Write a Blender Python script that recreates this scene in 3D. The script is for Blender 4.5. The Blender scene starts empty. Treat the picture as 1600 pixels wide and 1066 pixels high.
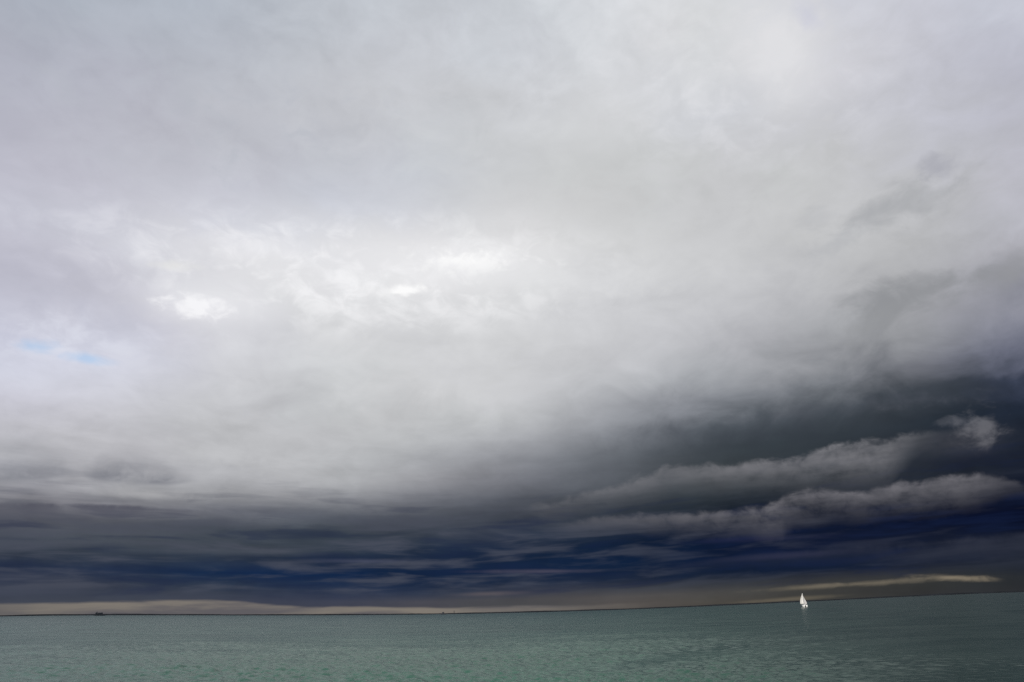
import bpy, bmesh, math, random
import numpy as np
from mathutils import Vector, Matrix

random.seed(7)
np.random.seed(7)
scene = bpy.context.scene
C = scene.collection

# ------------------------------------------------------------------ camera
# A wide lens, five metres above the water, tipped up at the sky.
# Its real barrel/moustache distortion bows the horizon, hence the polynomial lens.
CAM_H = 5.0
cam_data = bpy.data.cameras.new('camera')
cam = bpy.data.objects.new('camera', cam_data)
C.objects.link(cam)
cam_data.type = 'PANO'
cam_data.sensor_fit = 'HORIZONTAL'
cam_data.sensor_width = 36.0
cam_data.sensor_height = 24.0
cam_data.clip_start = 0.1
cam_data.clip_end = 400000.0
cy = cam_data
cy.panorama_type = 'FISHEYE_LENS_POLYNOMIAL'
cy.fisheye_fov = math.radians(180)
K = [0.0, -0.04193362315531026, 2.781248915227101e-06, 1.5985695836898315e-05, -7.976147775278696e-08]
cy.fisheye_polynomial_k0, cy.fisheye_polynomial_k1, cy.fisheye_polynomial_k2, cy.fisheye_polynomial_k3, cy.fisheye_polynomial_k4 = K
cam.matrix_world = Matrix.Translation((0, 0, CAM_H)) @ Matrix.Rotation(math.pi / 2 + 0.38694456, 4, 'X') @ Matrix.Rotation(-0.02383543, 4, 'Z')
scene.camera = cam

# ------------------------------------------------------------------ view
vs = scene.view_settings
vs.view_transform = 'Standard'
vs.look = 'None'
vs.exposure = 0.0
vs.gamma = 1.0
vs.use_curve_mapping = False
scene.render.engine = 'CYCLES'
scene.cycles.use_denoising = False
scene.cycles.max_bounces = 6

# ------------------------------------------------------------------ sun
SUN_EL, SUN_ROT = math.radians(19), math.radians(-150)
sd = bpy.data.lights.new('sun', 'SUN')
sd.energy = 3.5
sd.angle = math.radians(0.5)
sd.color = (1.0, 0.95, 0.88)
sun = bpy.data.objects.new('sun', sd)
C.objects.link(sun)
sdir = Vector((math.sin(SUN_ROT) * math.cos(SUN_EL), math.cos(SUN_ROT) * math.cos(SUN_EL), math.sin(SUN_EL)))
sun.rotation_euler = sdir.to_track_quat('Z', 'Y').to_euler()
sun.location = (-30, -40, 60)


# ------------------------------------------------------------------ node helpers
def lin(c):
    return tuple(((v / 255.0) / 12.92 if v / 255.0 <= 0.04045 else ((v / 255.0 + 0.055) / 1.055) ** 2.4) for v in c)


class NT:
    def __init__(self, nt):
        self.nt = nt

    def new(self, kind, **kw):
        n = self.nt.nodes.new(kind)
        for k, v in kw.items():
            setattr(n, k, v)
        return n

    def put(self, sock, v):
        if isinstance(v, bpy.types.NodeSocket):
            self.nt.links.new(v, sock)
        elif v is not None:
            sock.default_value = v

    def math(self, op, a, b=None, c=None, clamp=False):
        n = self.new('ShaderNodeMath', operation=op, use_clamp=clamp)
        for i, v in enumerate((a, b, c)):
            if v is not None:
                self.put(n.inputs[i], v)
        return n.outputs[0]

    def comb(self, x, y, z=0.0):
        n = self.new('ShaderNodeCombineXYZ')
        for i, v in enumerate((x, y, z)):
            self.put(n.inputs[i], v)
        return n.outputs[0]

    def rng(self, v, a, b, c=0.0, d=1.0, smooth=True):
        n = self.new('ShaderNodeMapRange', interpolation_type='SMOOTHSTEP' if smooth else 'LINEAR')
        for i, w in enumerate((v, a, b, c, d)):
            self.put(n.inputs[i], w)
        return n.outputs[0]

    def noise(self, vec, scale, detail=4.0, rough=0.5, dist=0.0, w=None):
        n = self.new('ShaderNodeTexNoise', noise_dimensions='3D')
        self.put(n.inputs['Vector'], vec)
        n.inputs['Scale'].default_value = scale
        n.inputs['Detail'].default_value = detail
        n.inputs['Roughness'].default_value = rough
        n.inputs['Distortion'].default_value = dist
        return n.outputs[0]

    def mix(self, f, a, b, blend='MIX'):
        n = self.new('ShaderNodeMix', data_type='RGBA', blend_type=blend)
        self.put(n.inputs[0], f)
        for s, v in ((6, a), (7, b)):
            self.put(n.inputs[s], (v if isinstance(v, bpy.types.NodeSocket) else tuple(v) + (1.0,)))
        return n.outputs[2]


# ------------------------------------------------------------------ the sky
# Azimuth (degrees right of straight ahead) against elevation (degrees): the colours of the
# overcast, one ramp per column of azimuth, elevation = 60 * position ** 2.
AZ0, AZ_STEP, EL_MAX = -50, 4, 60.0
SKY = [
    [(67,71,80),(67,71,80),(67,71,80),(67,71,80),(64,69,80),(61,66,79),(51,57,74),(39,49,71),(56,64,77),(75,79,90),(90,92,102),(160,160,163),(164,165,171),(183,183,188),(203,203,214),(207,208,221),(203,206,221),(196,198,215),(188,188,202),(191,191,205),(196,196,208),(190,190,203),(184,184,197),(180,181,194),(176,178,191),(170,175,187),(168,175,187),(169,176,188),(170,177,189),(171,178,189),(172,179,190),(173,179,191)],
    [(67,71,80),(67,71,80),(67,71,80),(67,71,80),(64,69,80),(61,66,79),(51,57,74),(39,49,71),(56,64,77),(75,79,90),(90,92,102),(160,160,163),(164,165,171),(183,183,188),(203,203,214),(207,208,221),(203,206,221),(196,198,215),(188,188,202),(191,191,205),(196,196,208),(190,190,203),(184,184,197),(180,181,194),(176,178,191),(170,175,187),(168,175,187),(169,176,188),(170,177,189),(171,178,189),(172,179,190),(173,179,191)],
    [(67,71,80),(67,71,80),(67,71,80),(65,69,80),(63,67,80),(58,63,78),(48,55,73),(38,48,71),(56,64,77),(73,78,89),(86,88,99),(146,146,151),(161,162,168),(176,177,182),(195,195,204),(206,206,219),(206,209,223),(200,202,219),(192,193,208),(189,189,203),(194,194,207),(194,195,207),(188,188,200),(184,184,196),(180,182,194),(176,179,191),(171,178,189),(172,179,190),(172,179,190),(173,180,191),(173,180,191),(174,181,192)],
    [(67,71,80),(67,71,80),(66,70,80),(64,69,80),(62,67,80),(57,63,78),(48,55,73),(38,48,71),(54,62,76),(70,75,87),(83,86,97),(125,125,132),(159,160,167),(171,172,178),(190,190,196),(205,205,216),(208,210,223),(205,207,222),(197,198,212),(191,191,204),(195,195,207),(200,201,212),(194,194,206),(187,188,199),(184,185,196),(180,182,194),(175,180,191),(173,180,191),(174,180,192),(174,181,192),(175,182,193),(176,183,194)],
    [(67,70,79),(66,70,79),(65,69,79),(64,68,79),(61,66,78),(56,62,77),(49,56,73),(38,49,71),(54,63,77),(70,76,86),(83,86,96),(125,125,132),(165,165,170),(171,171,176),(188,188,193),(203,203,210),(208,209,220),(211,214,229),(202,203,216),(198,198,209),(199,199,210),(203,204,214),(199,200,210),(190,191,201),(187,188,198),(183,186,196),(178,183,193),(175,182,193),(175,182,193),(177,183,194),(178,185,195),(180,186,196)],
    [(67,70,79),(66,70,79),(65,69,78),(64,68,78),(61,66,78),(56,62,76),(48,56,74),(36,48,72),(52,61,76),(68,75,84),(80,84,93),(116,117,124),(166,167,171),(174,174,179),(185,185,190),(193,194,199),(204,205,212),(209,210,220),(208,208,219),(210,210,218),(208,209,216),(211,212,219),(203,204,214),(194,195,205),(189,191,200),(187,189,197),(182,186,196),(179,185,195),(179,186,196),(181,187,197),(182,188,198),(184,189,199)],
    [(68,71,80),(68,70,80),(67,70,80),(65,69,80),(63,67,79),(58,64,78),(47,58,76),(26,44,72),(46,57,73),(64,71,81),(73,79,89),(112,114,122),(164,165,169),(176,177,181),(185,186,189),(185,186,189),(197,198,202),(207,208,213),(209,210,216),(215,215,221),(216,217,221),(220,220,224),(206,208,217),(198,199,209),(192,194,202),(190,192,200),(187,191,199),(184,189,198),(184,190,199),(185,191,200),(186,192,200),(187,193,201)],
    [(68,70,80),(68,70,80),(66,69,80),(65,68,80),(62,66,80),(56,63,78),(44,56,77),(19,40,72),(40,51,70),(60,68,78),(66,73,84),(106,109,118),(156,157,161),(176,177,181),(186,187,190),(186,187,190),(193,194,198),(204,205,209),(209,210,215),(210,211,216),(216,217,220),(219,220,223),(209,211,219),(200,203,212),(194,196,205),(193,195,202),(191,194,201),(188,193,201),(188,193,201),(188,194,202),(189,194,202),(190,195,203)],
    [(65,68,80),(65,67,80),(64,67,80),(62,66,80),(59,64,80),(51,59,78),(37,51,75),(17,39,72),(34,46,66),(56,64,75),(60,68,78),(96,101,110),(147,148,153),(175,176,179),(188,189,192),(188,189,192),(190,192,195),(200,202,205),(209,211,214),(209,210,213),(214,215,217),(219,219,222),(212,214,220),(202,205,215),(196,199,206),(196,198,204),(195,197,203),(192,196,203),(190,195,203),(191,196,204),(191,196,204),(192,197,205)],
    [(67,68,80),(66,68,80),(65,67,80),(63,66,80),(61,65,80),(48,56,76),(33,47,73),(18,39,71),(30,43,65),(47,57,71),(56,64,74),(85,90,100),(134,136,141),(167,169,172),(183,185,188),(187,188,191),(191,193,195),(201,203,205),(208,210,212),(210,211,213),(214,215,217),(219,220,222),(215,216,219),(204,207,215),(199,201,209),(198,200,206),(198,200,205),(195,198,205),(193,198,205),(193,198,206),(194,198,206),(194,199,206)],
    [(70,70,79),(70,70,79),(69,70,79),(68,69,79),(66,68,79),(45,54,74),(29,44,70),(20,39,68),(29,42,65),(36,48,66),(53,60,71),(79,83,93),(121,123,130),(158,159,163),(177,179,182),(185,187,189),(192,193,195),(203,204,206),(208,209,211),(210,211,214),(215,216,218),(220,221,222),(217,217,219),(206,208,215),(200,204,211),(200,203,208),(200,202,207),(198,201,207),(196,200,207),(196,200,207),(196,200,207),(196,200,208)],
    [(73,73,79),(73,73,79),(72,72,79),(71,71,78),(70,70,78),(49,57,74),(30,44,69),(22,39,67),(26,40,65),(32,44,65),(50,58,71),(72,77,87),(106,109,117),(140,141,147),(164,166,171),(180,182,185),(191,193,195),(203,204,206),(206,207,210),(209,210,212),(214,215,217),(220,220,222),(218,218,220),(208,210,214),(201,204,209),(200,203,207),(201,203,207),(200,203,209),(198,202,209),(198,202,208),(198,202,209),(198,202,209)],
    [(76,76,80),(76,76,80),(75,75,79),(72,73,77),(71,72,77),(56,61,75),(33,46,69),(23,39,66),(23,38,63),(30,42,64),(49,56,72),(66,71,81),(86,90,99),(120,122,129),(150,152,158),(175,177,181),(191,193,195),(203,204,206),(205,206,208),(207,208,210),(213,214,216),(219,220,221),(218,219,220),(210,211,213),(202,204,207),(201,203,206),(201,203,207),(201,205,211),(200,204,210),(200,204,210),(199,204,210),(199,204,210)],
    [(77,76,78),(77,76,78),(78,77,78),(76,76,78),(75,74,77),(60,63,74),(33,45,67),(22,37,64),(19,35,60),(25,39,61),(44,53,69),(61,66,76),(77,81,89),(106,109,117),(133,136,143),(161,163,168),(183,185,188),(198,199,202),(201,202,205),(205,206,208),(211,212,214),(217,218,219),(217,217,218),(210,210,212),(202,204,206),(201,203,206),(202,204,208),(204,207,213),(202,206,212),(202,206,211),(201,205,211),(201,205,211)],
    [(76,74,73),(78,75,74),(81,78,77),(82,79,79),(79,77,78),(60,63,72),(31,42,64),(19,35,60),(15,32,58),(20,34,56),(38,48,63),(56,62,72),(73,78,86),(94,98,105),(115,119,126),(140,143,149),(168,170,175),(189,191,195),(197,198,201),(202,203,206),(207,208,211),(212,213,215),(212,213,214),(206,207,208),(202,204,205),(203,205,207),(205,207,211),(207,210,215),(205,209,214),(205,208,214),(204,208,213),(204,208,213)],
    [(74,71,69),(75,72,70),(80,76,74),(82,78,76),(78,76,76),(58,61,68),(27,39,60),(18,33,58),(13,30,56),(16,30,53),(32,41,57),(48,55,65),(67,72,79),(80,85,92),(95,100,107),(121,125,132),(153,156,162),(182,184,188),(192,193,197),(199,200,203),(204,205,208),(208,209,211),(207,208,209),(203,204,205),(202,204,205),(205,207,209),(208,210,213),(210,213,217),(208,211,216),(208,211,216),(207,211,216),(207,210,215)],
    [(70,67,65),(72,69,66),(76,73,69),(76,74,71),(74,73,73),(53,57,64),(23,35,56),(19,31,55),(14,28,54),(14,27,51),(24,34,50),(37,45,54),(57,63,69),(66,72,78),(74,80,87),(102,107,115),(139,142,149),(170,173,178),(185,187,191),(194,195,199),(201,202,205),(206,207,209),(204,205,206),(201,203,204),(201,203,204),(205,207,209),(209,211,215),(212,214,218),(211,214,218),(210,213,218),(210,213,217),(209,212,217)],
    [(67,65,62),(68,66,63),(71,69,65),(70,69,67),(70,70,69),(52,55,61),(20,32,53),(20,31,53),(15,26,51),(13,24,48),(20,29,46),(32,39,48),(50,57,63),(55,62,67),(58,65,71),(82,89,96),(129,133,140),(161,164,169),(180,181,186),(191,192,196),(199,200,203),(203,204,206),(201,202,204),(200,201,203),(200,202,203),(204,206,210),(210,212,216),(214,215,218),(213,215,219),(212,215,219),(212,214,218),(211,214,218)],
    [(65,64,61),(65,64,61),(64,64,61),(63,63,62),(67,67,64),(53,55,59),(18,29,50),(20,30,52),(15,24,48),(14,23,45),(20,28,45),(34,40,50),(47,53,60),(52,58,64),(52,60,66),(77,83,91),(125,129,136),(155,157,162),(173,174,179),(186,187,191),(196,197,200),(199,200,202),(199,200,202),(199,200,202),(200,201,204),(204,206,211),(212,214,217),(215,217,219),(215,217,220),(214,216,220),(213,216,219),(213,215,219)],
    [(60,60,58),(59,59,58),(59,59,58),(58,58,58),(62,62,60),(51,53,58),(20,30,50),(22,31,51),(17,25,47),(13,21,42),(22,28,44),(36,41,51),(43,49,56),(47,54,61),(47,55,61),(69,76,84),(123,127,133),(149,151,156),(168,170,174),(182,183,187),(192,193,196),(196,197,198),(198,199,200),(198,200,201),(200,201,205),(205,207,212),(213,214,217),(214,216,219),(215,217,220),(216,218,221),(215,217,220),(214,217,220)],
    [(53,54,55),(53,54,55),(53,54,55),(53,55,55),(54,56,56),(48,51,57),(24,32,51),(26,33,51),(20,27,47),(11,18,39),(24,30,44),(36,41,50),(41,46,54),(43,49,57),(45,52,60),(68,74,82),(117,120,127),(147,149,154),(168,170,174),(179,180,183),(188,189,191),(193,194,196),(196,197,199),(198,199,201),(200,201,206),(208,209,213),(214,215,218),(209,211,217),(210,212,218),(212,214,219),(214,216,220),(216,218,221)],
    [(48,50,53),(48,50,53),(47,49,52),(46,49,52),(45,48,52),(36,41,50),(26,33,49),(28,34,49),(17,24,43),(9,15,37),(21,26,42),(30,36,46),(34,40,50),(37,43,53),(38,46,55),(65,71,80),(115,117,125),(148,150,154),(166,167,171),(176,177,180),(185,186,188),(190,191,193),(192,193,196),(194,195,200),(198,199,205),(207,207,213),(209,210,216),(204,206,215),(206,208,216),(208,210,217),(210,212,218),(212,214,219)],
    [(45,47,52),(45,47,52),(43,46,51),(42,45,50),(38,42,49),(29,35,47),(28,34,47),(29,35,47),(11,18,39),(8,14,36),(16,22,39),(22,28,43),(26,32,46),(29,36,49),(31,39,52),(52,59,74),(104,108,123),(136,138,149),(155,156,164),(171,172,177),(183,184,188),(187,188,192),(188,189,195),(189,190,197),(195,196,204),(202,203,211),(203,205,214),(203,205,214),(204,206,214),(204,206,215),(206,208,216),(208,210,217)],
    [(45,47,52),(44,47,51),(43,46,51),(41,45,50),(36,40,48),(27,33,46),(29,35,48),(28,34,46),(7,14,37),(9,15,36),(21,27,42),(23,29,44),(27,33,47),(28,35,48),(33,41,57),(58,65,84),(108,111,129),(131,133,147),(150,151,161),(174,174,182),(183,184,192),(187,187,196),(187,188,197),(189,190,200),(193,194,205),(198,199,209),(202,203,213),(203,204,213),(203,204,214),(203,205,214),(204,205,214),(204,206,215)],
    [(45,47,52),(45,47,52),(44,46,51),(41,45,50),(36,41,48),(27,33,47),(29,35,48),(22,29,44),(7,14,36),(13,19,38),(22,28,43),(25,31,45),(28,35,48),(28,36,49),(40,48,66),(89,94,112),(121,124,140),(143,144,156),(163,164,172),(181,181,190),(186,186,196),(187,187,198),(187,187,199),(187,188,201),(189,191,203),(193,196,207),(195,198,209),(198,200,210),(201,202,212),(203,204,213),(203,204,214),(203,205,214)],
    [(45,47,52),(45,47,52),(44,46,51),(41,45,50),(36,41,48),(27,33,47),(29,35,48),(22,29,44),(7,14,36),(13,19,38),(22,28,43),(25,31,45),(28,35,48),(28,36,49),(40,48,66),(89,94,112),(121,124,140),(143,144,156),(163,164,172),(181,181,190),(186,186,196),(187,187,198),(187,187,199),(187,188,201),(189,191,203),(193,196,207),(195,198,209),(198,200,210),(201,202,212),(203,204,213),(203,204,214),(203,205,214)],
]

world = bpy.data.worlds.new('World')
scene.world = world
world.use_nodes = True
W = NT(world.node_tree)
W.nt.nodes.clear()
tc = W.new('ShaderNodeTexCoord').outputs['Generated']
sep = W.new('ShaderNodeSeparateXYZ')
W.put(sep.inputs[0], tc)
dx, dy, dz = sep.outputs
az_all = W.math('MULTIPLY', W.math('ARCTAN2', dx, dy), 180 / math.pi)
# azimuth folded at the sides, so that the cloud behind the viewer closes without a seam
az = W.math('MULTIPLY', W.math('ARCSINE', W.math('SINE', W.math('ARCTAN2', dx, dy))), 180 / math.pi)
el = W.math('MAXIMUM', W.math('MULTIPLY', W.math('ARCSINE', dz), 180 / math.pi), 0.0)
# where the ray meets the cloud base: gives every noise its perspective
h = W.math('ADD', W.math('MAXIMUM', dz, 0.0), 0.14)
q = W.comb(W.math('DIVIDE', dx, h), W.math('DIVIDE', dy, h), 0.0)
# long level streaks of the far cloud base
streak = W.comb(W.math('MULTIPLY', az, 0.058), W.math('POWER', W.math('ADD', el, 0.5), 0.75), 3.7)

nA = W.math('SUBTRACT', W.noise(q, 0.9, 6.0, 0.52, 0.3), 0.5)
mp = W.new('ShaderNodeVectorMath', operation='ADD')
W.put(mp.inputs[0], q)
mp.inputs[1].default_value = (7.3, 2.1, 5.5)
nB = W.math('SUBTRACT', W.noise(mp.outputs[0], 1.7, 6.0, 0.55, 0.4), 0.5)
nS = W.math('SUBTRACT', W.noise(streak, 1.1, 5.0, 0.55, 0.2), 0.5)
billow = W.comb(W.math('MULTIPLY', az, 0.16), W.math('MULTIPLY', el, 0.42), 1.3)
nF = W.math('SUBTRACT', W.noise(billow, 1.6, 7.0, 0.6, 0.5), 0.5)
nL = W.math('SUBTRACT', W.noise(billow, 0.42, 5.0, 0.55, 0.6), 0.5)

# rounder lumps and billows higher up
nD = W.math('SUBTRACT', W.noise(W.comb(W.math('MULTIPLY', az, 0.17), W.math('MULTIPLY', el, 0.27), 4.4), 1.0, 7.0, 0.56, 0.5), 0.5)
nG = W.math('SUBTRACT', W.noise(W.comb(W.math('MULTIPLY', az, 0.36), W.math('MULTIPLY', el, 0.60), 6.1), 1.0, 6.0, 0.58, 0.6), 0.5)
high = W.rng(el, 5.0, 16.0)

amp = W.math('MINIMUM', W.math('MULTIPLY', W.math('MULTIPLY_ADD', el, 0.13, 0.12), W.rng(el, 6.0, 15.0, 0.68, 1.0)), 2.6)
u = W.math('ADD', az_all, W.math('ADD', W.math('MULTIPLY', nB, 4.0), W.math('MULTIPLY', nD, W.math('MULTIPLY_ADD', high, 5.0, 4.0))))
wob = W.math('ADD', W.math('MULTIPLY', nA, 0.7), W.math('ADD', W.math('MULTIPLY', nS, W.math('MULTIPLY_ADD', high, -1.1, 1.1)), W.math('MULTIPLY', nD, W.math('MULTIPLY_ADD', high, 1.3, 0.5))))
v = W.math('ADD', el, W.math('MULTIPLY', wob, amp))
v = W.math('MAXIMUM', v, 0.0)
pos = W.math('POWER', W.math('DIVIDE', v, EL_MAX), 0.5, clamp=True)

# B-spline weight of one azimuth column
g = bpy.data.node_groups.new('column_weight', 'ShaderNodeTree')
g.interface.new_socket('u', in_out='INPUT', socket_type='NodeSocketFloat')
g.interface.new_socket('w', in_out='OUTPUT', socket_type='NodeSocketFloat')
G = NT(g)
gi, go = G.new('NodeGroupInput'), G.new('NodeGroupOutput')
t = G.math('ABSOLUTE', gi.outputs[0])
a = G.math('MAXIMUM', G.math('SUBTRACT', 2.0, t), 0.0)
b = G.math('MAXIMUM', G.math('SUBTRACT', 1.0, t), 0.0)
w3 = G.math('SUBTRACT', G.math('DIVIDE', G.math('POWER', a, 3.0), 6.0), G.math('MULTIPLY', G.math('POWER', b, 3.0), 2 / 3))
G.put(go.inputs[0], w3)

n_col = len(SKY)
# outside the columns the end colours go on round to the back, where the two sides meet
behind = W.rng(W.math('ABSOLUTE', az_all), 60.0, 180.0)
uc = W.math('MINIMUM', W.math('MAXIMUM', u, AZ0 + AZ_STEP), AZ0 + AZ_STEP * (n_col - 2))
uc = W.math('MULTIPLY', uc, W.math('SUBTRACT', 1.0, behind))
total = None
for i, col in enumerate(SKY):
    r = W.new('ShaderNodeValToRGB')
    cr = r.color_ramp
    cr.interpolation = 'LINEAR'
    for j in range(len(col) - 2):
        cr.elements.new(0.5)
    for j, c in enumerate(col):
        cr.elements[j].position = j / (len(col) - 1)
        cr.elements[j].color = lin(c) + (1.0,)
    W.put(r.inputs[0], pos)
    gn = W.new('ShaderNodeGroup', node_tree=g)
    W.put(gn.inputs[0], W.math('MULTIPLY_ADD', uc, 1 / AZ_STEP, -(AZ0 + i * AZ_STEP) / AZ_STEP))
    s = W.new('ShaderNodeVectorMath', operation='SCALE')
    W.put(s.inputs[0], r.outputs[0])
    W.put(s.inputs['Scale'], gn.outputs[0])
    if total is None:
        total = s.outputs[0]
    else:
        ad = W.new('ShaderNodeVectorMath', operation='ADD')
        W.put(ad.inputs[0], total)
        W.put(ad.inputs[1], s.outputs[0])
        total = ad.outputs[0]
cloud = total

# thickness of the cloud: every scale of lump a little lighter or darker
lump = W.math('ADD', W.math('MULTIPLY', nA, 0.1), W.math('ADD', W.math('MULTIPLY', nS, W.rng(el, 3.0, 22.0, 0.6, 0.02)), W.math('MULTIPLY', nF, W.rng(el, 5.0, 20.0, 0.5, 0.08))))
lump = W.math('MULTIPLY', lump, W.rng(el, 0.0, 2.5, 0.45, 1.0))
lump = W.math('ADD', lump, W.math('MULTIPLY', W.math('MULTIPLY_ADD', nG, 0.4, nD), W.math('ADD', W.rng(el, 2.0, 14.0, 0.10, 0.29), W.math('MULTIPLY', W.rng(az, 0.0, 25.0), W.rng(el, 10.0, 22.0, 0.45, 0.0)))))
s = W.new('ShaderNodeVectorMath', operation='SCALE')
W.put(s.inputs[0], cloud)
W.put(s.inputs['Scale'], W.math('ADD', 1.0, lump))
cloud = s.outputs[0]

# thin level shreds of greyer cloud in front of the blue-black base
shred_v = W.comb(W.math('MULTIPLY', az, 0.125), W.math('MULTIPLY', W.math('MULTIPLY_ADD', az, -0.014, el), 1.05), 9.4)
nT = W.noise(shred_v, 1.1, 5.0, 0.52, 0.35)
f = W.math('MULTIPLY', W.rng(nT, 0.46, 0.70), W.math('MULTIPLY', W.rng(el, 0.9, 2.2), W.rng(el, 5.5, 10.0, 1.0, 0.0)))
f = W.math('MULTIPLY', f, W.rng(az, -10.0, 30.0, 0.70, 0.16))
cloud = W.mix(f, cloud, lin((76, 80, 93)))
f = W.math('MULTIPLY', W.rng(nT, 0.5, 0.32), W.math('MULTIPLY', W.rng(el, 0.8, 2.0), W.rng(el, 6.0, 12.0, 1.0, 0.0)))
cloud = W.mix(W.math('MULTIPLY', f, 0.4), cloud, lin((22, 34, 66)))

# Rolls of cloud seen edge on: a lit, ragged crest with its shaded belly fading below.
# (azimuth, elevation of crest, strength)
ROLLS = [
    ([(-2.47, 8.24, 0), (2.34, 8.39, 0.3), (5.04, 9.02, 0.38), (11.27, 10.4, 0.5), (13.18, 11.04, 0.55), (19.35, 10.7, 0.6), (23.35, 10.76, 0.7), (25.86, 11.29, 0.85), (27.78, 11.37, 0.9), (29.82, 11.17, 0.72), (31.08, 11.36, 0.5), (32.51, 11.23, 0.24), (34.39, 11.01, 0.08), (36.75, 10.61, 0)], 4.14, 0.3360000000000001, 1.08, (120, 120, 125)),
    ([(-0.36, 6.8, 0), (4.93, 7.0, 0.3), (8.38, 7.31, 0.45), (10.97, 7.17, 0.5), (15.84, 7.1, 0.65), (18.86, 7.17, 0.75), (21.1, 7.37, 0.9), (21.84, 8.04, 0.9), (24.11, 8.1, 0.85), (27.27, 7.47, 0.7), (28.9, 7.75, 0.75), (30.46, 7.8, 0.8), (33.27, 7.99, 0.85), (35.08, 7.88, 0.7), (36.35, 7.44, 0.45), (37.7, 6.82, 0.22), (40.93, 5.91, 0)], 3.105, 0.30000000000000004, 0.84, (106, 105, 111)),
    ([(4.7, 2.45, 0), (9.84, 2.85, 0.2), (17.41, 3.58, 0.3), (24.54, 3.65, 0.4), (28.97, 3.61, 0.55), (33.1, 3.61, 0.6), (36.91, 3.71, 0.7)], 2.53, 0.24000000000000005, 0.36, (48, 52, 66)),
    ([(-39.91, 8.41, 0.5), (-38.53, 8.63, 0.55), (-36.31, 8.94, 0.65), (-34.8, 9.36, 0.45), (-34.01, 9.53, 0.2), (-33.22, 9.33, 0.6), (-30.97, 9.21, 0.85), (-28.75, 9.25, 0.8), (-27.39, 9.35, 0.55), (-26.04, 9.65, 0.22), (-24.42, 9.96, 0)], -2.6, 0.22, 0.35, (128, 130, 138)),
    ([(-40.95, 7.03, 0.7), (-38.21, 7.2, 0.75), (-34.43, 7.41, 0.8), (-30.26, 7.54, 0.75), (-27.14, 7.56, 0.5), (-24.36, 7.57, 0.2), (-21.98, 7.65, 0)], 1.5, 0.14, 0.3, (86, 87, 98)),
]


def curve(sock, pts, lo, hi):
    n = W.new('ShaderNodeFloatCurve')
    c = n.mapping.curves[0]
    a0, a1 = -60.0, 60.0
    pts = sorted(pts)
    full = [(a0, pts[0][1])] + [p for p in pts if a0 < p[0] < a1] + [(a1, pts[-1][1])]
    while len(c.points) < len(full):
        c.points.new(0.5, 0.5)
    for p, (x, y) in zip(c.points, full):
        p.location = ((x - a0) / (a1 - a0), (y - lo) / (hi - lo))
        p.handle_type = 'AUTO_CLAMPED'
    n.mapping.update()
    W.put(n.inputs['Value'], W.math('MULTIPLY_ADD', sock, 1 / (a1 - a0), -a0 / (a1 - a0)))
    return W.math('MULTIPLY_ADD', n.outputs[0], hi - lo, lo)


# the pale clear slot along the horizon, under the edge of the cloud: (azimuth, elevation of its top, strength)
SLOT = [(-38.81, 0.8, 0.528), (-36.82, 0.81, 0.616), (-33.57, 0.79, 0.792), (-29.23, 0.92, 0.88), (-24.94, 1.02, 0.88), (-21.77, 1.01, 0.88), (-19.88, 0.79, 0.88), (-17.02, 0.61, 0.88), (-12.63, 0.58, 0.836), (-8.63, 0.52, 0.88), (-5.6, 0.49, 0.836), (-2.55, 0.53, 0.792), (0.52, 0.57, 0.7040000000000001), (4.6, 0.46, 0.396), (8.64, 0.42, 0.17600000000000002), (12.64, 0.46, 0.044000000000000004), (19.42, 0.53, 0.0)]
top = W.math('MULTIPLY_ADD', nT, 0.55, W.math('SUBTRACT', curve(az, [(p[0], p[1]) for p in SLOT], 0.0, 5.0), 0.275))
f = W.math('MULTIPLY', W.rng(W.math('SUBTRACT', top, el), -0.11, 0.13), curve(az, [(p[0], p[2]) for p in SLOT], 0.0, 1.0))
cloud = W.mix(f, cloud, W.mix(W.rng(W.math('MULTIPLY_ADD', nS, 1.2, nT), 0.3, 0.72), lin((98, 95, 98)), lin((132, 125, 116))))

blobby = W.comb(W.math('MULTIPLY', az, 0.80), W.math('MULTIPLY', el, 1.15), 8.1)
nC = W.math('SUBTRACT', W.noise(blobby, 0.9, 6.0, 0.55, 0.4), 0.5)
for (pts, belly, soft, ragged, color) in ROLLS:
    top = curve(az, [(p[0], p[1]) for p in pts], 0.0, 30.0)
    power = curve(az, [(p[0], p[2]) for p in pts], 0.0, 1.0)
    ragged_top = W.math('ADD', top, W.math('MULTIPLY_ADD', nG, ragged * 0.8, W.math('MULTIPLY', nC, ragged)))
    # a negative belly is a shaded underside: crisp below, fading upward
    d = W.math('SUBTRACT', ragged_top, el) if belly > 0 else W.math('SUBTRACT', el, ragged_top)
    belly = abs(belly)
    f = W.math('MULTIPLY', W.rng(d, -soft, soft), W.math('POWER', W.rng(d, 0.0, W.math('MULTIPLY_ADD', power, belly, 0.2), 1.0, 0.0, smooth=False), 1.15))
    f = W.math('MULTIPLY', f, power)
    f = W.math('MULTIPLY', f, W.math('MULTIPLY_ADD', nS, 3.0, W.math('MULTIPLY_ADD', nC, 2.2, W.math('MULTIPLY_ADD', nG, 1.6, 1.0))), clamp=True)
    cloud = W.mix(f, cloud, lin(color))

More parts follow.
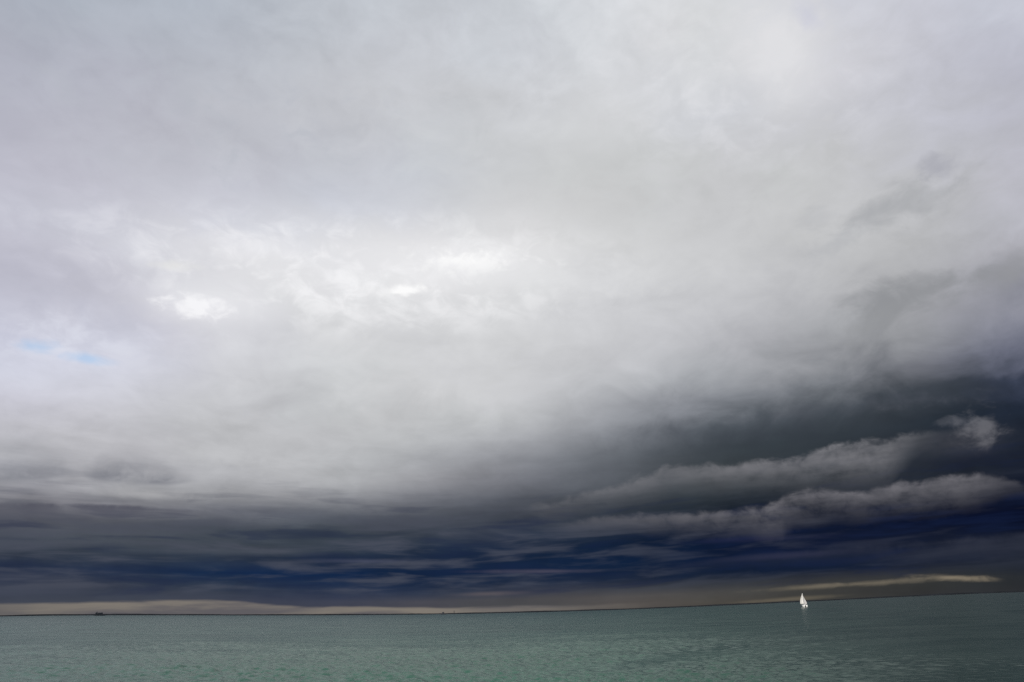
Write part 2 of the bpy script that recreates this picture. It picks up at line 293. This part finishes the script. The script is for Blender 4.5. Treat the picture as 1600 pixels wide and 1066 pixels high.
# Single tufts, gaps and wisps: (azimuth, elevation, radii, tilt, strength, edge start, colour, ragged)
TUFTS = [
    (-13.7, 27.63, 26.05, 5.46, 0.045, 0.75, -0.06, (249, 249, 251), -1),
    (20.69, 40.2, 18.7, 7.93, -0.135, 0.35, 0.0, (224, 224, 228), -1),
    (-35.48, 19.03, 8.46, 2.81, 0.073, 0.5, -0.05, (226, 229, 240), -1),
    (15.94, 32.31, 21.65, 4.84, -0.178, 0.42, 0.0, (190, 191, 194), -1),
    (-28.31, 37.55, 28.32, 7.31, 0.097, 0.5, -0.02, (176, 180, 189), -1),
    (-16.77, 17.11, 23.4, 3.65, 0.004, 0.3, 0.0, (182, 184, 188), -1),
    (-22.14, 4.64, 7.3, 0.33, 0.023, 0.5, 0.1, (78, 84, 95), 0.5),
    (-33.54, 4.81, 5.42, 0.31, 0.047, 0.4, 0.1, (80, 84, 96), 0.5),
    (-38.3, 18.14, 1.58, 0.55, 0.12, 0.95, 0.2, None, 0.5),
    (-35.02, 17.92, 1.87, 0.42, 0.023, 0.95, 0.2, None, 0.5),
    (-14.33, 28.11, 20.09, 4.17, 0.071, 0.5, 0.0, (238, 238, 241), 0.6),
    (-5.03, 28.82, 9.21, 2.24, 0.028, 0.6, 0.0, (240, 240, 242), 0.5),
    (-3.81, 28.94, 4.61, 1.17, 0.02, 0.9, 0.1, (254, 254, 254), 1.1),
    (-9.95, 26.42, 4.18, 0.85, 0.095, 0.5, 0.0, (240, 240, 241), 0.5),
    (-10.18, 26.3, 2.02, 0.48, 0.103, 0.95, 0.2, (253, 253, 253), 1.1),
    (-26.62, 23.55, 5.86, 1.81, 0.032, 0.6, 0.0, (238, 238, 242), 0.6),
    (-28.09, 23.06, 2.83, 0.85, 0.049, 0.72, 0.1, (252, 252, 254), 1.2),
    (-23.65, 28.61, 5.11, 1.01, 0.052, 0.45, 0.1, (236, 236, 240), 0.7),
    (-29.94, 26.0, 2.32, 0.44, 0.148, 0.6, 0.1, (232, 232, 230), 0.8),
    (3.76, 27.06, 9.5, 1.4, -0.126, 0.5, 0.1, (228, 229, 231), 0.6),
    (28.55, 41.83, 4.58, 5.17, 0.599, 0.75, 0.0, (228, 228, 231), 0.8),
    (10.77, 40.41, 7.65, 3.09, 0.261, 0.35, 0.0, (220, 221, 224), 0.8),
    (32.07, 43.42, 1.05, 1.54, 0.768, 0.5, 0.1, (196, 198, 216), 0.5),
    (34.43, 28.07, 5.52, 1.62, 0.072, 0.8, 0.1, (166, 168, 172), 0.9),
    (38.66, 29.79, 1.78, 1.01, -0.172, 0.8, 0.2, (168, 169, 178), 0.7),
    (28.33, 28.93, 1.99, 0.89, 0.003, 0.35, 0.2, (178, 180, 184), 0.7),
    (29.93, 26.77, 3.0, 0.89, 0.339, 0.6, 0.1, (178, 180, 184), 0.7),
    (34.27, 21.34, 5.63, 1.62, -0.008, 0.85, 0.1, (142, 144, 148), 0.9),
    (30.53, 19.82, 2.86, 1.45, 0.312, 0.5, 0.1, (150, 152, 155), 0.8),
    (41.7, 21.92, 2.0, 1.11, 0.451, 0.6, 0.2, (150, 151, 156), 0.6),
    (20.17, 12.85, 11.43, 1.73, -0.067, 0.5, 0.1, (58, 64, 73), 0.7),
    (-28.87, 8.57, 4.14, 0.42, 0.032, 0.5, 0.2, (182, 182, 184), 0.5),
    (-24.17, 11.85, 4.23, 0.89, -0.107, 0.6, 0.2, (198, 199, 202), 0.6),
    (34.84, 10.29, 3.55, 1.17, 0.029, 0.35, 0.0, (84, 84, 92), 0.5),
    (36.28, 11.15, 1.62, 1.13, 0.208, 0.6, 0.1, (120, 120, 126), 1.1),
    (34.99, 11.75, 1.61, 0.41, -0.081, 0.4, 0.1, (104, 106, 114), 1.0),
    (26.32, 1.04, 6.6, 0.2, 0.014, 0.65, 0.0, (122, 114, 100), 1.2),
    (32.15, 1.09, 1.96, 0.21, -0.095, 0.85, 0.1, (136, 126, 109), 1.2),
    (20.54, 0.21, 4.32, 0.18, 0.019, 0.7, 0.2, (112, 104, 90), 0.4),
    (2.15, 3.13, 5.67, 0.2, -0.017, 0.7, 0.1, (78, 76, 92), 0.4),
    (-12.79, 4.09, 4.59, 0.2, 0.002, 0.5, 0.1, (78, 82, 104), 0.4),
    (-2.54, 1.49, 3.08, 0.2, 0.012, 0.5, 0.1, (104, 96, 98), 0.4),
    (21.71, 3.39, 5.02, 0.28, -0.003, 0.5, 0.1, (52, 54, 76), 0.4),
    (19.03, 4.78, 7.02, 0.24, -0.027, 0.35, 0.1, (44, 46, 74), 0.4),
    (6.76, 10.82, 3.75, 0.84, 0.078, 0.4, 0.1, (92, 96, 104), 0.6),
    (25.9, 14.13, 7.8, 0.69, -0.058, 0.4, 0.0, (84, 88, 96), 0.9),
    (32.42, 13.78, 4.61, 0.57, -0.114, 0.4, 0.0, (76, 80, 90), 1.0),
    (20.36, 14.12, 3.03, 0.51, 0.012, 0.35, 0.0, (92, 96, 104), 1.0),
    (34.33, 8.99, 4.22, 0.72, -0.091, 0.35, 0.0, (26, 29, 44), 0.9),
]
gap = None
f = 0.0
for k, (a0, e0, ra, re, tilt, power, e_in, color, ragged) in enumerate(TUFTS):
    m = W.new('ShaderNodeMapping', vector_type='TEXTURE')
    W.put(m.inputs['Vector'], W.comb(az_all, el, f))   # f only keeps the shader's steps in order (its scale is nil)
    m.inputs['Location'].default_value = (a0, e0, 0)
    m.inputs['Rotation'].default_value = (0, 0, tilt)
    m.inputs['Scale'].default_value = (ra, re, 1e6)
    ln = W.new('ShaderNodeVectorMath', operation='LENGTH')
    W.put(ln.inputs[0], m.outputs[0])
    ln = ln.outputs['Value']
    if ragged < 0:       # a field of broken patches instead of one
        f = W.math('MULTIPLY', W.rng(ln, 0.2, 1.2, power, 0.0), W.rng(W.math('MULTIPLY_ADD', nD, 0.5, nG), e_in - 0.05, e_in + 0.32))
    else:
        own = W.math('SUBTRACT', nT, 0.5) if (re < 0.55 and e0 < 8) else (nC if re < 1.6 else nD)
        dd = W.math('MULTIPLY_ADD', own, ragged * 2.6, W.math('MULTIPLY_ADD', nG, ragged * 2.2, ln))
        f = W.math('MULTIPLY', W.rng(dd, e_in - 0.25, 1.35, power, 0.0), W.rng(ln, 1.0, 2.0, 1.0, 0.0))
    if color is None:
        gap = f if gap is None else W.math('MAXIMUM', gap, f)
    else:
        cloud = W.mix(f, cloud, lin(color))

nish = W.new('ShaderNodeTexSky', sky_type='NISHITA')
nish.sun_disc = False
nish.sun_elevation = SUN_EL
nish.sun_rotation = SUN_ROT
# Nishita air at strength 0.15 seen through the gap, over what thin veil of cloud is left there
def vec(op, a_, b_=None, sc=None):
    n_ = W.new('ShaderNodeVectorMath', operation=op)
    W.put(n_.inputs[0], a_)
    if b_ is not None:
        W.put(n_.inputs[1], b_)
    if sc is not None:
        W.put(n_.inputs['Scale'], sc)
    return n_.outputs[0]


total = vec('ADD', vec('SCALE', cloud, sc=W.math('MULTIPLY_ADD', gap, -0.62, 1.0)), vec('SCALE', nish.outputs[0], sc=W.math('MULTIPLY', gap, 0.15)))
mx = W.new('ShaderNodeBackground')
W.put(mx.inputs[0], total)
mx.inputs[1].default_value = 1.0
out = W.new('ShaderNodeOutputWorld')
W.put(out.inputs[0], mx.outputs[0])
world.cycles.sampling_method = 'MANUAL'
world.cycles.sample_map_resolution = 512


# ------------------------------------------------------------------ the sea
def arr_mesh(name, verts, quads):
    me = bpy.data.meshes.new(name)
    me.vertices.add(len(verts))
    me.vertices.foreach_set('co', verts.astype(np.float32).ravel())
    me.loops.add(quads.size)
    me.loops.foreach_set('vertex_index', quads.astype(np.int32).ravel())
    me.polygons.add(len(quads))
    me.polygons.foreach_set('loop_start', np.arange(0, quads.size, 4, dtype=np.int32))
    me.polygons.foreach_set('use_smooth', np.ones(len(quads), dtype=bool))
    me.update(calc_edges=True)
    return me


def sea_mesh():
    fine = np.radians(np.linspace(-52, 52, 900))
    rest = np.radians(np.linspace(52, 308, 66)[1:-1])
    azs = np.concatenate([fine, rest])
    r1 = np.concatenate([[2.0, 8.0, 16.0, 24.0, 30.0], np.exp(np.linspace(math.log(34), math.log(260), 900))])
    r2 = np.exp(np.linspace(math.log(264), math.log(90000), 90))
    rad = np.concatenate([r1, r2])
    A, R = np.meshgrid(azs, rad)
    X, Y = R * np.sin(A), R * np.cos(A)
    Z = np.zeros_like(X)
    rs = np.random.RandomState(11)
    wind = math.radians(205)
    # patches of stronger and weaker chop
    patch = np.zeros_like(X)
    for k in range(14):
        th = rs.uniform(0, 2 * math.pi)
        L = rs.uniform(18, 90)
        patch += np.sin((X * math.cos(th) * 0.6 + Y * math.sin(th)) * 2 * math.pi / L + rs.uniform(0, 6.3))
    patch = np.clip(1.0 + 0.08 * patch, 0.35, 1.9)
    # the dark cat's-paw of ruffled water right of the middle
    ca, sa = math.cos(CP[4]), math.sin(CP[4])
    du, dv = X - CP[0], Y - CP[1]
    ww = np.exp(-(((du * ca + dv * sa) / CP[2]) ** 2 + ((-du * sa + dv * ca) / CP[3]) ** 2))
    right_shade = np.clip((np.arctan2(X, Y + 2) - math.radians(8)) / math.radians(24), 0, 1)
    patch *= 1 - 0.8 * right_shade * right_shade * (3 - 2 * right_shade)  # chop flattened towards the right, to darken the water there
    patch *= 1 - 0.8 * ww
    for k in range(64):
        L = math.exp(rs.uniform(math.log(0.45), math.log(3.0)))
        th = wind + rs.normal(0, 0.55 if L > 2 else 0.95)
        kk = 2 * math.pi / L
        amp_ = 0.0065 * L ** 0.8
        amp_ *= 1.25
        fade = np.clip(1.6 - R / (L * 90.0), 0, 1)
        ph = (X * math.sin(th) + Y * math.cos(th)) * kk + rs.uniform(0, 6.3) + 0.9 * np.sin((X * math.cos(th) - Y * math.sin(th)) * kk * 0.21 + rs.uniform(0, 6.3))
        s_ = np.sin(ph)
        Z += amp_ * fade * (s_ + 0.28 * (s_ * s_ - 0.5) * 2) * patch
    inside = (np.abs(((A + math.pi) % (2 * math.pi)) - math.pi) < math.radians(52.5)) & (R > 30) & (R < 262)
    Z = np.where(inside, Z, 0.0) * np.clip((255 - R) / 190, 0, 1) ** 1.3
    nr, na = X.shape
    verts = np.stack([X, Y, Z], -1).reshape(-1, 3)
    i, j = np.meshgrid(np.arange(nr - 1), np.arange(na), indexing='ij')
    j2 = (j + 1) % na
    quads = np.stack([i * na + j, (i + 1) * na + j, (i + 1) * na + j2, i * na + j2], -1).reshape(-1, 4)[:, ::-1]
    verts = np.vstack([verts, [[0, 0, 0]]])
    ctr = len(verts) - 1
    # close the middle under the camera
    jj = np.arange(0, na - 1, 2)
    cap = np.stack([jj, (jj + 1) % na, (jj + 2) % na, np.full_like(jj, ctr)], -1)[:, ::-1]
    return arr_mesh('sea', verts, np.vstack([quads, cap]))


CP = (15.0, 75.0, 16.2, 5.0, 0.982)
mat = bpy.data.materials.new('sea_water')
mat.use_nodes = True
M = NT(mat.node_tree)
M.nt.nodes.clear()
geo = M.new('ShaderNodeNewGeometry')
P = geo.outputs['Position']
bs = M.new('ShaderNodeBsdfPrincipled')
sc_ = M.new('ShaderNodeMapping')
M.put(sc_.inputs['Vector'], P)
sc_.inputs['Scale'].default_value = (0.45, 1.0, 1.0)
sc_.inputs['Rotation'].default_value = (0, 0, math.radians(9))
# silt and plankton in broad drifts
drift = M.noise(sc_.outputs[0], 0.012, 4.0, 0.55, 0.6)
fine_drift = M.noise(sc_.outputs[0], 0.09, 5.0, 0.6, 0.4)
dmix = M.math('ADD', M.math('MULTIPLY', drift, 0.65), M.math('MULTIPLY', fine_drift, 0.35))
base = M.mix(M.rng(dmix, 0.36, 0.64), (0.026, 0.082, 0.057), (0.038, 0.108, 0.077))
# right-hand shade painted into the water's deeper colour, with ripples calmed to darken it
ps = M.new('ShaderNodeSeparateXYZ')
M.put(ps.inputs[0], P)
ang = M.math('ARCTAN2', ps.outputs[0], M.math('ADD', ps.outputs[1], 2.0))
right_shade = M.rng(M.math('MULTIPLY_ADD', M.math('SUBTRACT', drift, 0.5), 0.5, ang), math.radians(1), math.radians(33))
slick = M.new('ShaderNodeMapping', vector_type='TEXTURE')
M.put(slick.inputs['Vector'], P)
slick.inputs['Location'].default_value = (CP[0], CP[1], 0)
slick.inputs['Rotation'].default_value = (0, 0, CP[4])
slick.inputs['Scale'].default_value = (CP[2], CP[3], 1)
sl = M.new('ShaderNodeVectorMath', operation='LENGTH')
M.put(sl.inputs[0], slick.outputs[0])
slick = M.rng(M.math('MULTIPLY_ADD', M.math('SUBTRACT', fine_drift, 0.5), 4.5, sl.outputs['Value']), 0.4, 1.5, 1.0, 0.0)
base = M.mix(right_shade, base, (0.005, 0.029, 0.021))
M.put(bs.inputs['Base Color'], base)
bs.inputs['IOR'].default_value = 1.33
M.put(bs.inputs['Roughness'], M.math('MULTIPLY_ADD', right_shade, 0.08, M.rng(fine_drift, 0.3, 0.7, 0.12, 0.2)))
n1 = M.noise(sc_.outputs[0], 3.2, 5.0, 0.6, 0.3)
n2 = M.noise(sc_.outputs[0], 0.55, 4.0, 0.6, 0.3)
hgt = M.math('ADD', M.math('MULTIPLY', n1, 0.12), M.math('MULTIPLY', n2, 0.16))
bp = M.new('ShaderNodeBump')
M.put(bp.inputs['Strength'], M.math('MULTIPLY_ADD', slick, -0.35, M.math('MULTIPLY_ADD', right_shade, -0.6, 0.9)))
bp.inputs['Distance'].default_value = 1.0
M.put(bp.inputs['Height'], hgt)
M.put(bs.inputs['Normal'], bp.outputs[0])
mo = M.new('ShaderNodeOutputMaterial')
M.put(mo.inputs[0], bs.outputs[0])
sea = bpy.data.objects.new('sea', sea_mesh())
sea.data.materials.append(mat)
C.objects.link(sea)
sea['kind'] = 'structure'


# ------------------------------------------------------------------ builders
def paint(name, rgb, rough=0.5, metal=0.0, vary=0.12, scale=3.0):
    m = bpy.data.materials.new(name)
    m.use_nodes = True
    n = NT(m.node_tree)
    b_ = m.node_tree.nodes['Principled BSDF']
    tco = n.new('ShaderNodeTexCoord').outputs['Object']
    f = n.noise(tco, scale, 4.0, 0.6)
    n.put(b_.inputs['Base Color'], n.mix(n.rng(f, 0.3, 0.7), tuple(c * (1 - vary) for c in rgb), rgb))
    b_.inputs['Roughness'].default_value = rough
    b_.inputs['Metallic'].default_value = metal
    return m


def link(name, bm, m, parent=None, smooth=False):
    me = bpy.data.meshes.new(name)
    bmesh.ops.recalc_face_normals(bm, faces=bm.faces)
    if smooth:
        for f in bm.faces:
            f.smooth = True
    bm.to_mesh(me)
    bm.free()
    me.materials.append(m)
    o = bpy.data.objects.new(name, me)
    C.objects.link(o)
    if parent:
        o.parent = parent
    return o


def thing(name, label, cat, loc, rz=0.0, group=None):
    o = bpy.data.objects.new(name, None)
    C.objects.link(o)
    o.location = loc
    o.rotation_euler = (0, 0, rz)
    o['label'] = label
    o['category'] = cat
    if group:
        o['group'] = group
    return o


def box(bm, x0, x1, y0, y1, z0, z1, taper=0.0):
    t_ = taper
    vs_ = [bm.verts.new(p) for p in ((x0, y0, z0), (x1, y0, z0), (x1, y1, z0), (x0, y1, z0),
                                    (x0 + t_, y0 + t_, z1), (x1 - t_, y0 + t_, z1), (x1 - t_, y1 - t_, z1), (x0 + t_, y1 - t_, z1))]
    for f in ((0, 3, 2, 1), (4, 5, 6, 7), (0, 1, 5, 4), (1, 2, 6, 5), (2, 3, 7, 6), (3, 0, 4, 7)):
        bm.faces.new([vs_[i] for i in f])


def tube(bm, p0, p1, r0, r1=None, n=10):
    r1 = r0 if r1 is None else r1
    p0, p1 = Vector(p0), Vector(p1)
    d = (p1 - p0).normalized()
    a_ = d.orthogonal().normalized()
    b_ = d.cross(a_)
    rings = []
    for p, r in ((p0, r0), (p1, r1)):
        rings.append([bm.verts.new(p + (a_ * math.cos(2 * math.pi * i / n) + b_ * math.sin(2 * math.pi * i / n)) * r) for i in range(n)])
    for i in range(n):
        bm.faces.new((rings[0][i], rings[0][(i + 1) % n], rings[1][(i + 1) % n], rings[1][i]))
    bm.faces.new(rings[0][::-1])
    bm.faces.new(rings[1])


def loft(bm, sections):
    rows = [[bm.verts.new(p) for p in s_] for s_ in sections]
    n = len(rows[0])
    for a_, b_ in zip(rows, rows[1:]):
        for i in range(n):
            bm.faces.new((a_[i], a_[(i + 1) % n], b_[(i + 1) % n], b_[i]))
    bm.faces.new(rows[0][::-1])
    bm.faces.new(rows[-1])


def hull_bm(length, beam, top, draft, y_off=0.0, bow=0.25, stern=0.8, sheer=0.35, n=13):
    """A pointed hull along +X, its deck at about top, its keel at -draft."""
    bm = bmesh.new()
    secs = []
    for k in range(n):
        s_ = k / (n - 1)
        x = (s_ - 0.5) * length
        w = beam / 2 * (stern + (1 - stern) * math.sin(min(s_ / 0.45, 1) * math.pi / 2)) * (1 if s_ < 0.55 else max(0.03, 1 - ((s_ - 0.55) / 0.45) ** 2.0))
        zt = top + sheer * s_ * s_
        zb = -draft * (1 - 0.7 * s_ ** 3)
        xs = x + (0.0 if s_ < 1 else 0)
        sec = []
        for (fy, fz) in ((-1, 1), (-0.98, 0.55), (-0.82, 0.2), (-0.4, 0.03), (0, 0), (0.4, 0.03), (0.82, 0.2), (0.98, 0.55), (1, 1)):
            sec.append((xs + bow * fz * s_, y_off + fy * w, zb + (zt - zb) * fz))
        secs.append(sec)
    loft(bm, secs)
    return bm


M_gel = paint('white_gelcoat', (0.80, 0.80, 0.78), 0.25, 0, 0.05)
M_sail = paint('sail_cloth', (0.86, 0.84, 0.80), 0.7, 0, 0.05, 0.6)
M_jib = paint('jib_cloth', (0.62, 0.60, 0.60), 0.7, 0, 0.06, 0.6)
M_alloy = paint('mast_alloy', (0.62, 0.63, 0.65), 0.4, 0.3, 0.1)
M_wire = paint('rigging_wire', (0.3, 0.3, 0.3), 0.5, 0.6, 0.1)
M_dark = paint('dark_recess', (0.03, 0.03, 0.035), 0.5, 0, 0.2)
M_glass = paint('smoked_glass', (0.02, 0.025, 0.03), 0.1, 0, 0.2)
M_ship = paint('dark_ship_steel', (0.030, 0.035, 0.045), 0.6, 0.0, 0.3, 0.1)
M_house = paint('grey_ship_house', (0.032, 0.036, 0.045), 0.6, 0.0, 0.2, 0.1)
M_house.node_tree.nodes['Principled BSDF'].inputs['Specular IOR Level'].default_value = 0.05
M_coast = paint('far_low_land', (0.018, 0.021, 0.026), 0.95, 0.0, 0.4, 0.002)
for m_ in (M_coast, M_ship):
    m_.node_tree.nodes['Principled BSDF'].inputs['Specular IOR Level'].default_value = 0.05


# ------------------------------------------------------------------ the catamaran under sail
BX, BY = (266.8, 662.3)
boat = thing('sailing_catamaran', 'small white sailing boat with tall pale sails raised, alone on the green sea at right', 'sailboat', (BX, BY, 0.0), 0.0)
boat.rotation_euler = (0, 0, math.atan2(BY, BX) + math.radians(14))        # bow points away, seen from astern
S = 0.9
for sy, lab in ((-1, None), (1, None)):
    hb = hull_bm(9.4 * S, 1.5 * S, 2.25 * S, 0.35 * S, y_off=sy * 1.35 * S)
    ho = link('hull', hb, M_gel, boat, True)
    bm = bmesh.new()
    box(bm, -3.0 * S, 2.4 * S, sy * 2.02 * S, sy * 2.12 * S, 1.15 * S, 1.36 * S)
    link('hull_window', bm, M_glass, ho)
bm = bmesh.new()
box(bm, -3.9 * S, 2.0 * S, -1.0 * S, 1.0 * S, 1.35 * S, 1.75 * S)
link('bridge_deck', bm, M_dark, boat)
bm = bmesh.new()
box(bm, -1.7 * S, 2.1 * S, -1.2 * S, 1.2 * S, 1.75 * S, 2.6 * S, 0.3 * S)
cab = link('cabin', bm, M_gel, boat)
bm = bmesh.new()
box(bm, -1.64 * S, 2.04 * S, -1.14 * S, 1.14 * S, 2.05 * S, 2.35 * S, 0.05)
link('cabin_window', bm, M_glass, cab)
bm = bmesh.new()
tube(bm, (0.9 * S, 0, 1.6 * S), (0.7 * S, 0, 14.0 * S), 0.11 * S, 0.06 * S)
mast = link('mast', bm, M_alloy, boat)
for z in (5.6, 10.4):
    bm = bmesh.new()
    tube(bm, (0.83 * S, -0.45 * S, z * S), (0.83 * S, 0.45 * S, z * S), 0.035 * S, n=6)
    link('spreader', bm, M_alloy, mast)
BA = math.radians(60)                                                   # the boom is let out to the left
bx_, by_ = -4.7 * S * math.cos(BA), 4.7 * S * math.sin(BA)
bm = bmesh.new()
tube(bm, (0.8 * S, 0, 3.0 * S), (0.8 * S + bx_, by_, 3.1 * S), 0.09 * S)
link('boom', bm, M_dark, boat)


def sail(foot0, foot1, head0, head1, belly, roach, n=14, thick=0.03):
    """A curved sail between its luff (foot0-head0) and its leech (foot1-head1)."""
    f0, f1, h0, h1 = map(Vector, (foot0, foot1, head0, head1))
    nrm = (f1 - f0).cross(h0 - f0).normalized()
    bm_ = bmesh.new()
    layers = []
    for sgn in (0.5, -0.5):
        g_ = []
        for i in range(n + 1):
            t_ = i / n
            a_, b_ = f0.lerp(h0, t_), f1.lerp(h1, t_)
            row = []
            for j in range(9):
                s_ = j / 8
                wid = 1 + roach * math.sin(math.pi * t_) * 1.0
                p = a_ + (b_ - a_) * s_ * wid + nrm * (belly * math.sin(math.pi * s_) * (1 - 0.6 * t_) + sgn * thick)
                row.append(bm_.verts.new(p))
            g_.append(row)
        layers.append(g_)
        for i in range(n):
            for j in range(8):
                bm_.faces.new((g_[i][j], g_[i][j + 1], g_[i + 1][j + 1], g_[i + 1][j]))
    A_, B_ = layers
    for i in range(n):
        bm_.faces.new((A_[i][0], A_[i + 1][0], B_[i + 1][0], B_[i][0]))
        bm_.faces.new((A_[i][8], A_[i + 1][8], B_[i + 1][8], B_[i][8]))
    for j in range(8):
        bm_.faces.new((A_[0][j], A_[0][j + 1], B_[0][j + 1], B_[0][j]))
        bm_.faces.new((A_[n][j], A_[n][j + 1], B_[n][j + 1], B_[n][j]))
    return bm_


ms = link('mainsail', sail((0.75 * S, 0.0, 3.25 * S), (0.8 * S + bx_ * 0.98, by_ * 0.98, 3.3 * S), (0.6 * S, 0.0, 13.9 * S), (0.1 * S, 0.45 * S, 14.0 * S), 0.35 * S, 0.38), M_sail, boat, True)
link('jib', sail((5.2 * S, -0.1 * S, 2.3 * S), (0.2 * S, -2.9 * S, 3.1 * S), (1.0 * S, -0.05 * S, 11.2 * S), (0.95 * S, -0.2 * S, 11.0 * S), -0.35 * S, 0.15), M_jib, boat, True)
for p in ((5.2, 0, 2.0), (-0.6, 2.3, 1.7), (-0.6, -2.3, 1.7)):
    bm = bmesh.new()
    tube(bm, Vector(p) * S, (0.75 * S, 0, 12.0 * S), 0.012 * S, n=5)
    link('stay', bm, M_wire, boat)
for sy in (-1, 1):
    bm = bmesh.new()
    box(bm, -4.6 * S, -4.3 * S, sy * 1.6 * S - 0.05, sy * 1.6 * S + 0.05, -0.6 * S, 0.9 * S)
    link('rudder', bm, M_dark, boat)

# ------------------------------------------------------------------ the ship on the horizon
SX, SY = (-4107.1, 6865.3)
L = 0.95
ship = thing('cargo_ship', 'dark silhouette of a ship on the horizon at the far left', 'ship', (SX, SY, 0.0))
ship.rotation_euler = (0, 0, math.atan2(SY, SX) + math.radians(100))
bm = hull_bm(105 * L, 17 * L, 8.5 * L, 3 * L, bow=5 * L, stern=0.85, sheer=3.0 * L)
link('hull', bm, M_ship, ship)
bm = bmesh.new()
box(bm, 20 * L, 41 * L, -7.5 * L, 7.5 * L, 8 * L, 29 * L, 1.0 * L)
hs = link('superstructure', bm, M_house, ship)
bm = bmesh.new()
box(bm, 24 * L, 33 * L, -8 * L, 8 * L, 29 * L, 35 * L, 0.6 * L)
link('wheelhouse', bm, M_house, hs)
bm = bmesh.new()
tube(bm, (28 * L, 0, 35 * L), (28 * L, 0, 46 * L), 0.9 * L, 0.4 * L)
link('radar_mast', bm, M_ship, hs)
bm = bmesh.new()
box(bm, -30 * L, 18 * L, -7 * L, 7 * L, 9 * L, 29 * L, 3.0 * L)
link('deck_cargo', bm, M_ship, ship)
bm = bmesh.new()
tube(bm, (-18 * L, 0, 28 * L), (-19 * L, 0, 34 * L), 2.6 * L, 2.2 * L)
link('funnel', bm, M_ship, ship)

# a second, much smaller craft, low against the sky
TX, TY = (-729.0, 6961.9)
tug = thing('motor_vessel', 'tiny dark boat low on the horizon near the middle, left of the thin post', 'boat', (TX, TY, 0.0))
tug.rotation_euler = (0, 0, math.atan2(TY, TX) + math.radians(78))
T = 1.5
link('hull', hull_bm(34 * T, 8 * T, 3.4 * T, 1.5 * T, bow=1.5 * T, sheer=1.5 * T), M_ship, tug)
bm = bmesh.new()
box(bm, -6 * T, 7 * T, -3 * T, 3 * T, 3.2 * T, 15 * T, 0.5 * T)
cb = link('cabin', bm, M_house, tug)
bm = bmesh.new()
tube(bm, (0, 0, 15 * T), (0, 0, 20 * T), 0.25 * T)
link('mast', bm, M_ship, cb)

# a beacon post standing in the water
PX, PY = (-624.3, 6972.1)
post = thing('beacon_post', 'thin dark post standing up from the horizon near the middle', 'beacon', (PX, PY, 0.0))
Q = 1.8
bm = bmesh.new()
tube(bm, (0, 0, -1), (0, 0, 1.5 * Q), 2.6 * Q, 2.4 * Q, 14)
link('base', bm, M_ship, post)
bm = bmesh.new()
tube(bm, (0, 0, 1.5 * Q), (0, 0, 16 * Q), 1.7 * Q, 1.3 * Q, 12)
link('tower', bm, M_ship, post)
bm = bmesh.new()
tube(bm, (0, 0, 16 * Q), (0, 0, 18.5 * Q), 1.9 * Q, 1.8 * Q, 12)
tube(bm, (0, 0, 18.5 * Q), (0, 0, 20 * Q), 1.9 * Q, 0.1 * Q, 12)
link('lantern', bm, M_house, post)

# ------------------------------------------------------------------ low far land along the horizon
# one thin dark line at the edge of the sea, a little uneven
R0 = 21000.0
n = 700
rs = np.random.RandomState(5)
bm = bmesh.new()
rows = []
for i in range(n + 1):
    a_ = math.radians(-75 + 150 * i / n)
    hh = 34 + 4 * math.sin(a_ * 23 + 1) + 3 * math.sin(a_ * 71) + rs.uniform(-2.5, 2.5)
    row = []
    for (dr, z) in ((0, -3), (120, hh * 0.72), (420, hh), (900, hh * 0.9), (1500, -3)):
        row.append(bm.verts.new(((R0 + dr) * math.sin(a_), (R0 + dr) * math.cos(a_), z)))
    rows.append(row)
for a_, b_ in zip(rows, rows[1:]):
    for k in range(4):
        bm.faces.new((a_[k], b_[k], b_[k + 1], a_[k + 1]))
    bm.faces.new((a_[4], b_[4], b_[0], a_[0]))
bm.faces.new(rows[0])
bm.faces.new(rows[-1][::-1])
land = link('coast', bm, M_coast, None, True)
land['kind'] = 'structure'
